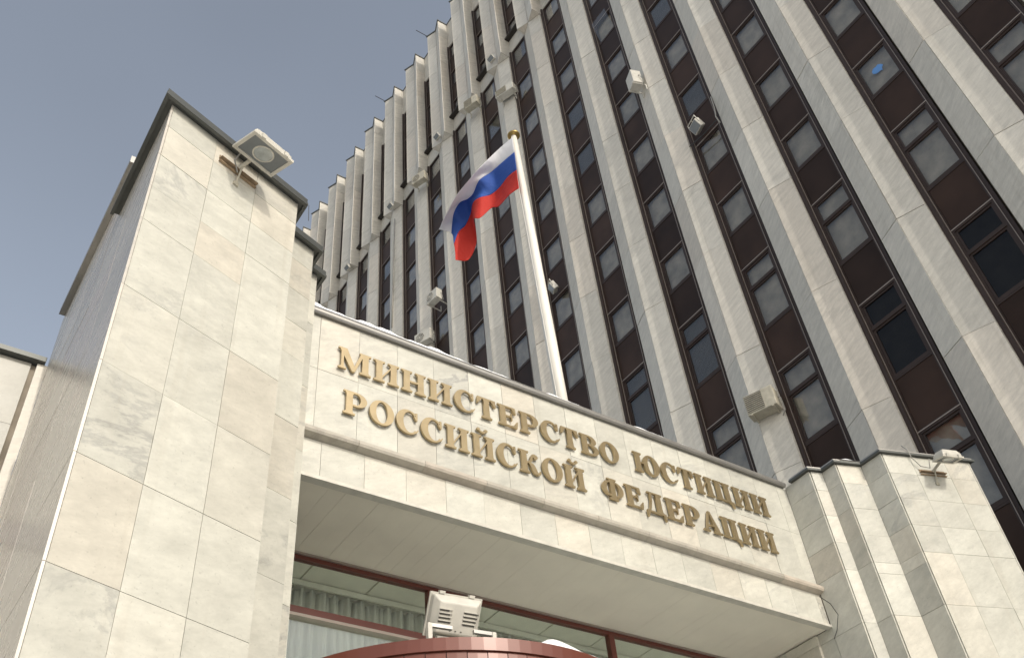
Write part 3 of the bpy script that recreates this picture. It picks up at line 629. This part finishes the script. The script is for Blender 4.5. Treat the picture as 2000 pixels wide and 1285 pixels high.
# a blue sheet and white papers behind panes
bo = MB()
rr = random.Random(5)
poly = [(math.cos(2 * math.pi * i / 14) * rr.uniform(.10, .2), math.sin(2 * math.pi * i / 14) * rr.uniform(.08, .2)) for i in range(14)]
bo.add([(16.03, Y0 - 0.52 + p[0], 20.16 + p[1] + H) for p in poly] + [(16.034, Y0 - 0.52 + p[0], 20.16 + p[1] + H) for p in poly], [tuple(range(14)), tuple(range(27, 13, -1))] + [(i, (i + 1) % 14, 14 + (i + 1) % 14, 14 + i) for i in range(14)])
tag(bo.build('window_sticker', M['screen']), 'bright blue ragged sheet stuck inside an upper tower window', 'sticker')
print('windows', wcount)

# ------------------------------------------------------------------ flagpole and flag
fp = thing('flagpole', (8.42, 9.5, 8.5 + H), 'tall white tapered flagpole with brass finial behind the lettered beam', 'flagpole')
pb, pt = Vector((8.49, 9.5, 8.46 + H)), Vector((8.225, 9.5, 17.66 + H))
MB().tube([pb, pb.lerp(pt, .33), pb.lerp(pt, .66), pt], 0, 24, radii=[0.112, 0.105, 0.09, 0.066]).build('pole', M['pole'], fp, smooth=True)
MB().tube([pb + Vector((0, 0, -.04)), pb + Vector((0, 0, .3))], 0.16, 20).build('base_collar', M['pole'], fp)
MB().tube([pt, pt + Vector((0, 0, .07))], 0.055, 14).build('neck', M['pole'], fp, smooth=True)
MB().tube([pt + Vector((0, 0, .065 + .01 * i)) for i in (0, 1, 2, 5, 9, 12, 14)], 0, 20, radii=[.05, .125, .14, .14, .11, .06, .01]).build('finial', M['brass'], fp, smooth=True)
MB().tube([pt + Vector((-.09, -.03, -.05)), pt + Vector((-.085, -.03, -1.9)), pb + Vector((-.13, -.04, .4))], 0.006, 6).build('halyard', M['pole'], fp)
# flag: four edge lines along the fly, given as real points streaming away from the pole
def P3(px, py, Y):
    u, v = (820 + px / 4.283 - 1000) / 1873.4, -(230 + py / 4.283 - 642.5) / 1873.4
    d = RT * u + UP * v + FW; return d * (Y / d.y) + Vector((0, 0, H))
CT = [((775, 165), (792, 290), (810, 440), (830, 590)), ((640, 280), (690, 375), (738, 495), (747, 645)), ((490, 425), (592, 460), (665, 585), (660, 742)),
      ((390, 545), (500, 527), (590, 645), (600, 758)), ((320, 640), (448, 632), (500, 667), (510, 838)), ((270, 720), (395, 676), (446, 710), (458, 850)),
      ((232, 790), (330, 708), (428, 815), (466, 920)), ((188, 860), (284, 795), (385, 905), (468, 1045)), ((170, 900), (274, 890), (325, 955), (402, 1185)), ((156, 932), (271, 968), (281, 1055), (296, 1192))]
US = [0, .16, .32, .45, .56, .66, .76, .87, .95, 1.0]
fold = [(0, 0, 0, 0), (.03, .06, .02, -.05), (-.04, .05, .05, .05), (0, -.08, 0, .05), (.05, .04, -.12, -.08), (.04, .10, -.02, -.10), (0, .06, .12, .05), (-.05, -.05, .08, .10), (-.03, .02, 0, .08), (0, 0, -.05, -.08)]
ctl = [[P3(*CT[i][j], 9.42 + 2.25 * US[i] - 0.10 * j * US[i] + fold[i][j]) for j in range(4)] for i in range(10)]
def cat(p, t):
    n = len(p) - 1; t *= n; i = min(int(t), n - 1); f = t - i
    a, b, c, d = p[max(i - 1, 0)], p[i], p[i + 1], p[min(i + 2, n)]
    return 0.5 * ((2 * b) + (c - a) * f + (2 * a - 5 * b + 4 * c - d) * f * f + (3 * b - a - 3 * c + d) * f ** 3)
NU, NV = 72, 12
lines = [[cat([ctl[i][j] for i in range(10)], k / NU) for k in range(NU + 1)] for j in range(4)]
fl = thing('flag', pt, 'waving white blue red flag flying from the white pole', 'flag')
for j, (nm, m_) in enumerate((('white_stripe', 'flagw'), ('blue_stripe', 'flagb'), ('red_stripe', 'flagr'))):
    mb = MB()
    for k in range(NU + 1):
        col = [lines[q][k] for q in range(4)]
        for v in range(NV + 1):
            p = cat(col, (j + v / NV) / 3); s_ = k / NU
            p = p + Vector((0.02 * math.sin(9 * s_ + 2.2 * (j + v / NV)) * s_ ** .5, 0, 0.008 * math.sin(17 * s_ + 1.5 * v / NV + j)))
            mb.v.append(p)
    for k in range(NU):
        for v in range(NV):
            a = k * (NV + 1) + v; mb.f.append((a, a + 1, a + NV + 2, a + NV + 1))
    o = mb.build(nm, M[m_], fl, smooth=True); s3 = o.modifiers.new('thickness', 'SOLIDIFY'); s3.thickness = 0.004

# ------------------------------------------------------------------ floodlights
def rot_frame(o, ux, uy):                                 # x axis along ux, z axis = facing of the glass
    ux = Vector(ux).normalized(); uz = Vector(uy).normalized(); uyv = uz.cross(ux).normalized(); ux = uyv.cross(uz)
    m = Matrix((ux, uyv, uz)).transposed().to_4x4(); m.translation = Vector(o); return m
def head(t, m, w_=0.56, h_=0.40, vents=False):
    """box head: x wide, y high, glass towards +z"""
    hw, hh = w_ / 2, h_ / 2
    def fr(pts): return [m @ Vector(p) for p in pts]
    mb = MB(); a = [(-hw, -hh, 0), (hw, -hh, 0), (hw, hh, 0), (-hw, hh, 0)]; k1, k2, dz1, dz2 = .95, .74, -.05, -.115
    b1 = [(x * k1, y * k1, dz1) for x, y, _ in a]; c1 = [(x * k2, y * k2 - .01, dz2) for x, y, _ in a]
    vs = a + b1 + c1; mb.add(fr(vs), [(i, (i + 1) % 4, 4 + (i + 1) % 4, 4 + i) for i in range(4)] + [(4 + i, 4 + (i + 1) % 4, 8 + (i + 1) % 4, 8 + i) for i in range(4)] + [(8, 9, 10, 11), (0, 3, 2, 1)])
    mb.build('housing', M['white'], t, bevel=0.012)
    mb = MB(); r_ = 0.025
    for x0, x1, y0, y1 in ((-hw - .012, hw + .012, hh - r_, hh + .012), (-hw - .012, hw + .012, -hh - .012, -hh + r_), (-hw - .012, -hw + r_, -hh + r_, hh - r_), (hw - r_, hw + .012, -hh + r_, hh - r_)):
        mb.box(x0, x1, y0, y1, 0.001, 0.028, m)
    mb.build('rim', M['white'], t)
    MB().box(-hw + r_, hw - r_, -hh + r_, hh - r_, 0.003, 0.016, m).build('lens', M['lens'], t)
    z = (m.to_3x3() @ Vector((0, 0, 1)))
    MB().ring(m @ Vector((0.0, 0, 0.0165)), z, h_ * .30, h_ * .345, 0.006, 28).build('reflector_ring', M['white'], t)
    MB().ring(m @ Vector((0.0, 0, 0.0165)), z, 0.002, h_ * .295, 0.003, 28).build('reflector', M['refl'], t)
    for x in (-hw * .6, hw * .6):
        MB().box(x - .025, x + .025, hh + .005, hh + .03, -0.02, 0.035, m).build('clip', M['white'], t)
    if vents:
        for sx in (-1, 1):
            for k in range(4):
                MB().box(sx * hw * .48 - .055 + .008 * k * sx, sx * hw * .48 + .055, -0.055 + k * .032, -0.040 + k * .032, dz2 - .003, dz2 + .001, m).build('vent_slot', M['dark'], t)
                MB().box(sx * hw * .48 - .06, sx * hw * .48 + .06, -0.040 + k * .032, -0.033 + k * .032, dz2 - .012, dz2 + .001, m).build('vent_louvre', M['white'], t)
        for k in range(3): MB().box(-.06 + k * .05, -.045 + k * .05, -hh * .66, -hh * .60, dz2 - .002, dz2 + .004, m).build('screw', M['dark'], t)
def wall_flood(anchor, u, n, hp, label, tilt, cable, w_=0.50, h_=0.33):
    u, n = Vector(u), Vector(n); z = Vector((0, 0, 1)); a = Vector(anchor)
    t = thing('floodlight', a, label, 'floodlight', 'floodlights of the portal')
    m = rot_frame(hp, u, n * math.cos(tilt) - z * math.sin(tilt)); head(t, m, w_, h_)
    wm = rot_frame(a, u, n)                               # x along wall, y up, z outward
    MB().box(-.24, .24, -.03, .03, 0.0, 0.006, wm).box(-.24, .24, -.03, -.024, 0.006, 0.055, wm).build('wall_rail', M['rust'], t)
    MB().box(-.24, .24, -.075, -.066, 0.0, 0.03, wm).build('rail_lip', M['rust'], t)
    fork = m @ Vector((0, -h_ / 2 - .01, -.03))
    a0_ = wm @ Vector((-.02, -.02, .04)); MB().tube([a0_, a0_.lerp(fork, .55), fork], 0.022, 8).build('arm', M['grime'], t)
    MB().tube([wm @ Vector((0, -.22, .012)), wm @ Vector((0.0, -.05, .06)), a0_.lerp(fork, .35)], 0.011, 6).build('strut', M['grime'], t)
    MB().box(-.03, .03, -.25, -.20, 0, .02, wm).build('strut_foot', M['grime'], t)
    MB().box(-w_ * .32, w_ * .32, -h_ / 2 - .035, -h_ / 2 - .01, -.05, -.01, m).build('yoke', M['grime'], t)
    for s in (-1, 1): MB().tube([m @ Vector((s * w_ * .3, -h_ / 2 - .045, -.03)), m @ Vector((s * w_ * .3, -h_ / 2 - .002, -.03))], 0.028, 10).build('hinge', M['grime'], t)
    MB().tube([m @ Vector(c) if i == 0 else wm @ Vector(c) for i, c in enumerate(cable)], 0.009, 6).build('cable', M['cable'], t, smooth=True)
    return t
def on_ray(px, py, y):
    u, v = (px - 1000) / 1873.4, -(py - 642.5) / 1873.4; d = RT * u + UP * v + FW; return d * (y / d.y) + Vector((0, 0, H))
nL = (sS, -cS, 0); uL = (cS, sS, 0); nR = (-sS, -cS, 0); uR = (cS, -sS, 0)
def on_face(px, py, p0, n, off):
    u, v = (px - 1000) / 1873.4, -(py - 642.5) / 1873.4; d = RT * u + UP * v + FW; n = Vector(n)
    t = (Vector((p0[0], p0[1], 0)).dot(n) + off) / d.dot(n); return d * t + Vector((0, 0, H))
wall_flood(on_face(464, 334, LP[0], nL, 0.0), uL, nL, on_face(515, 299, LP[0], nL, 0.34), 'floodlight with grey glass on the left pylon against the sky', R(99),
           [(-.2, -.18, -.05), (-.05, .25, .2), (-.09, .05, .05), (-.03, -.1, .05)])
wall_flood(on_face(1820, 922, RP[5], nR, 0.0), uR, nR, on_face(1851, 895, RP[5], nR, 0.34), 'floodlight on the right pylon with a hanging cable loop', R(104),
           [(-.2, -.18, -.05), (-.1, .0, .1), (-.22, .05, .06), (-.32, .22, .05), (-.34, .36, .06), (-.36, .48, .0)], 0.36, 0.24)
# floodlight on the drum, seen from behind
hp = on_ray(902, 1199, 6.42)
t = thing('floodlight', (hp.x, hp.y, DZ + H), 'cream floodlight with side louvres standing on the red drum', 'floodlight', 'floodlights of the portal')
fx = Vector((0.93, -0.12, 0.0)).normalized()
hm = rot_frame(hp + Vector((0, .14, .04)), -fx, Vector((0.18, 0.84, 0.52))); head(t, hm, 0.46, 0.35, vents=True)
for s, e in ((-1, -.31), (1, .29)):
    q = hp + fx * e; MB().box(q.x - .02, q.x + .02, q.y - .02, q.y + .02, DZ - 0.03 + H, hp.z - .13).build('stand_post', M['white'], t)
    q2 = hp + fx * (s * .10); MB().tube([Vector((q.x, q.y, hp.z - .145)), Vector((q2.x, q2.y, hp.z - .145))], 0.022, 4).build('stand_bar', M['zinc'], t)
MB().box(-.15, .15, -.20, -.165, -.12, -.06, hm).build('yoke', M['white'], t)
q = hp + Vector((0, .1, 0)); MB().box(q.x - .16, q.x + .16, q.y - .03, q.y + .03, DZ - 0.03 + H, DZ + .03 + H).build('base_plate', M['zinc'], t)

# ------------------------------------------------------------------ air conditioners on the tower
def ac(px, py, X, label, wd=0.78, ht=0.55, dp=0.30, fan=True, yaw=0.0, arms=False, slats=False, dirty=False):
    u, v = (px - 1000) / 1873.4, -(py - 642.5) / 1873.4; d = RT * u + UP * v + FW; c = d * (X / d.x) + Vector((0, 0, H))
    t = thing('air_conditioner', c, label, 'air conditioner', 'air conditioners on the tower')
    m = Matrix.Translation(c) @ Matrix.Rotation(yaw, 4, 'Z')   # local -x faces out, y along the wall
    body = 'grime' if dirty else 'white'
    MB().box(-dp / 2, dp / 2, -wd / 2, wd / 2, -ht / 2, ht / 2, m).build('casing', M[body], t, bevel=0.02)
    ax = m.to_3x3() @ Vector((-1, 0, 0)); fc = m @ Vector((-dp / 2 - .001, wd * .14, 0)); r_ = ht * .40
    if fan:
        MB().ring(fc, ax, .004, r_, .004, 24).build('fan_opening', M['dark'], t)
        for k in (1.0, .74, .48): MB().ring(fc + ax * .004, ax, r_ * k - .016, r_ * k, .012, 24).build('grille_ring', M[body], t)
        MB().ring(fc + ax * .004, ax, .003, .045, .014, 12).build('fan_hub', M[body], t)
        for k in range(4):
            mr = Matrix.Translation(fc) @ m.to_3x3().to_4x4() @ Matrix.Rotation(R(45 * k + 20), 4, 'X')
            MB().box(-.012, -.005, -r_, r_, -.005, .005, mr).build('grille_bar', M[body], t)
    if slats:
        MB().box(-dp / 2 - .004, -dp / 2 - .001, -wd * .12, wd * .46, -ht * .42, ht * .45, m).build('coil_backing', M['dark'], t)
        for k in range(9):
            z = -ht * .40 + k * ht * .095
            MB().box(-dp / 2 - .02, -dp / 2 - .004, -wd * .12, wd * .46, z, z + .014, m).build('coil_slat', M['grime'], t)
    for s in (-.36, .36):
        MB().box(-dp / 2 - .03, dp / 2 + (.45 if arms else .12), s * wd - .02, s * wd + .02, -ht / 2 - .04, -ht / 2 - .003, m).build('bracket', M[body], t)
        xx = dp / 2 + (.41 if arms else .08)
        MB().box(xx, xx + .04, s * wd - .02, s * wd + .02, -ht / 2 - .003 if arms else -ht / 2 - .28, -ht / 2 + (.3 if arms else -.041), m).build('bracket_leg', M[body], t)
    MB().tube([m @ Vector((dp * .2, -wd / 2 - .001, .05)), m @ Vector((dp * .2, -wd / 2 - .06, .0)), m @ Vector((dp * .5, -wd / 2 - .05, -.3)), m @ Vector((dp * .55, -wd / 2 + .05, -.42))], .014, 6).build('pipe', M['cable'], t, smooth=True)
    return t
FR, FL = R(20), R(-20)
ac(1489, 788, 15.50, 'dirty air conditioner with slatted coil above the right end of the beam', 0.74, 0.56, 0.34, fan=False, yaw=FR, slats=True, dirty=True)
ac(829, 661, 15.52, 'white air conditioner with round fan just above the beam coping', 0.86, 0.60, 0.32, yaw=FR)
ac(848, 581, 15.42, 'air conditioner on long arms over a window strip with hanging pipe', 0.70, 0.56, 0.32, yaw=R(8), arms=True)
ac(820, 350, 15.30, 'air conditioner with fan under the upper fins left of the flag', 0.80, 0.58, 0.32, yaw=FR, dirty=True)
ac(922, 203, 15.30, 'stained air conditioner under a fin above the flag', 0.76, 0.60, 0.34, yaw=FR, dirty=True, slats=True, fan=False)
ac(988, 180, 15.45, 'wide air conditioner with louvred front above the pole finial', 0.95, 0.50, 0.34, yaw=FR, slats=True, fan=False)
ac(1239, 160, 15.35, 'narrow air conditioner on a fin between window strips high on the tower', 0.46, 0.72, 0.36, yaw=FL, fan=False, slats=False)
def spot(px, py, X, label, face, s=1.0):
    u, v = (px - 1000) / 1873.4, -(py - 642.5) / 1873.4; d = RT * u + UP * v + FW; c = d * (X / d.x) + Vector((0, 0, H))
    t = thing('spotlight', c, label, 'spotlight', 'small spotlights on the tower')
    m = rot_frame(c, Vector((0.2, 0.97, 0)), Vector(face)); hw = .13 * s
    MB().box(-hw * 1.3, hw * 1.3, -hw, hw, -.16 * s, 0, m).build('housing', M['white'], t, bevel=.02)
    MB().box(-hw * 1.15, hw * 1.15, -hw * .85, hw * .85, .001, .008, m).build('lens', M['lens'], t)
    pts = [m @ Vector((-hw * 1.4, 0, -.06)), m @ Vector((-hw * 1.4, -hw * 1.6, -.1)), m @ Vector((hw * 1.4, -hw * 1.6, -.1)), m @ Vector((hw * 1.4, 0, -.06))]
    MB().tube(pts, .014 * s, 6).build('yoke', M['white'], t)
    b_ = m @ Vector((0, -hw * 1.6, -.1)); MB().tube([b_, Vector((X + .45, b_.y - .02, b_.z - .05))], .016, 6).build('arm', M['grime'], t)
    return t
spot(1357, 249, 15.62, 'spotlight in front of a brown panel right of the highest air conditioner', (-.7, .3, -.6), 1.25)
spot(1076, 564, 15.62, 'spotlight close beside the middle of the flagpole', (-.6, .5, -.5), 1.2)
for q, lb in (((958, 115), 'tiny spotlight on the upper fin nearest the top edge'), ((852, 267), 'tiny spotlight on the upper fin two left of the flagpole top'), ((761, 403), 'tiny spotlight on the upper fin left of the flag'), ((677, 523), 'tiny spotlight on the lowest seen upper fin by the pylon')):
    spot(q[0], q[1], 15.25, lb, (-.8, -.2, -.5), 1.0)
# lightning rods on the roof edge
for (a, b_), lb in ((((15.38, 24.03, 50.78), (14.97, 24.61, 52.0)), 'thin slanted rod on the roof edge nearest the top'), (((15.38, 29.09, 50.78), (15.02, 29.77, 52.0)), 'thin slanted rod on the roof edge in the middle'), (((15.40, 39.9, 50.78), (15.36, 40.0, 52.5)), 'thin upright rod on the roof edge by the pylon')):
    tag(MB().tube([Vector(a) + Vector((0, 0, H)), Vector(b_) + Vector((0, 0, H))], 0.022, 6).build('lightning_rod', M['black']), lb, 'rod', 'rods on the roof edge')
# rod across a strip below the spotlight, and a loose cable
c0 = on_ray(1345, 290, 9.95); 
k_ = thing('wall_cable', (15.75, 9.3, 24.9 + H), 'thin dark cable strung across a window strip beside the spotlight', 'cable')
def atX(px, py, X):
    u, v = (px - 1000) / 1873.4, -(py - 642.5) / 1873.4; d = RT * u + UP * v + FW; return d * (X / d.x) + Vector((0, 0, H))
MB().tube([atX(1347, 287, 15.72), atX(1375, 262, 15.72), atX(1402, 232, 15.72)], .02, 6).build('rod', M['black'], k_)
MB().tube([atX(1388, 190, 15.75), atX(1395, 210, 15.72), atX(1398, 228, 15.70), atX(1406, 240, 15.72)], .02, 6).build('loop', M['cable'], k_, smooth=True)
# down pipe cable on the fin seen at the left
k2 = MB().tube([atX(771, 428, 15.56), atX(769, 500, 15.56), atX(767, 560, 15.56), atX(765, 640, 15.56)], .035, 6, True).build('down_cable', M['cable'], smooth=True)
tag(k2, 'thin cable running down a fin beside the left window strips', 'cable')
# thin wire on the right jamb
k3 = MB().tube([Vector((11.55, 7.97, 6.56 + H)), Vector((11.60, 7.86, 6.4 + H)), Vector((11.605, 7.80, 6.2 + H)), Vector((11.60, 7.90, 6.0 + H)), Vector((11.58, 7.98, 5.9 + H))], .006, 6).build('jamb_wire', M['black'], smooth=True)
tag(k3, 'loose thin black wire at the right end of the beam', 'cable')

# ------------------------------------------------------------------ snow
sn = MB(); rr = random.Random(11)
def snow_ridge(pts, wid, hmax, z):
    n = len(pts); prof = 7; base = len(sn.v)
    for i, (x, y, nx_, ny_) in enumerate(pts):
        hh = hmax * (0.62 + 0.2 * math.sin(i * .21 + 1) + 0.13 * math.sin(i * .53) + 0.05 * math.sin(i * 1.3)) * min(1, i / 4 + .1, ((n - 1 - i) / n * 1.6) ** .7 + .02)
        for k in range(prof):
            a = math.pi * k / (prof - 1); sn.v.append(Vector((x + nx_ * wid * (.5 - .5 * math.cos(a)), y + ny_ * wid * (.5 - .5 * math.cos(a)), z + H + hh * math.sin(a))))
    for i in range(n - 1):
        for k in range(prof - 1):
            a = base + i * prof + k; sn.f.append((a, a + 1, a + prof + 1, a + prof))
snow_ridge([(XL + 0.1 + i * .03, D - .065, 0, 1) for i in range(120)], .15, .13, 8.585)
snow_ridge([(XL + 3.7 + i * .04, D - .05, 0, 1) for i in range(30)], .12, .08, 8.585)
snow_ridge([(XL + 5.3 + i * .04, D - .05, 0, 1) for i in range(40)], .12, .07, 8.585)
snow_ridge([(11.66 + .03 * i, 7.45 - .005 * i, 0.2, 1) for i in range(12)], .3, .07, 8.60)
snow_ridge([(11.95 + .03 * i, 7.05 - .01 * i, 0.2, 1) for i in range(14)], .3, .08, 8.60)
for a0_, a1_ in ((R(-97), R(-10)), (R(-205), R(-146))):
    snow_ridge([(DX + (DR - .0) * math.cos(a0_ + (a1_ - a0_) * i / 50), DY + (DR - .0) * math.sin(a0_ + (a1_ - a0_) * i / 50), -math.cos(a0_ + (a1_ - a0_) * i / 50), -math.sin(a0_ + (a1_ - a0_) * i / 50)) for i in range(51)], .35, .17, DZ - .02)
tag(sn.build('snow', M['snow'], loc=(7, 8, 10), smooth=True), 'melting white snow lying on the copings and the drum', 'snow', kind='stuff')
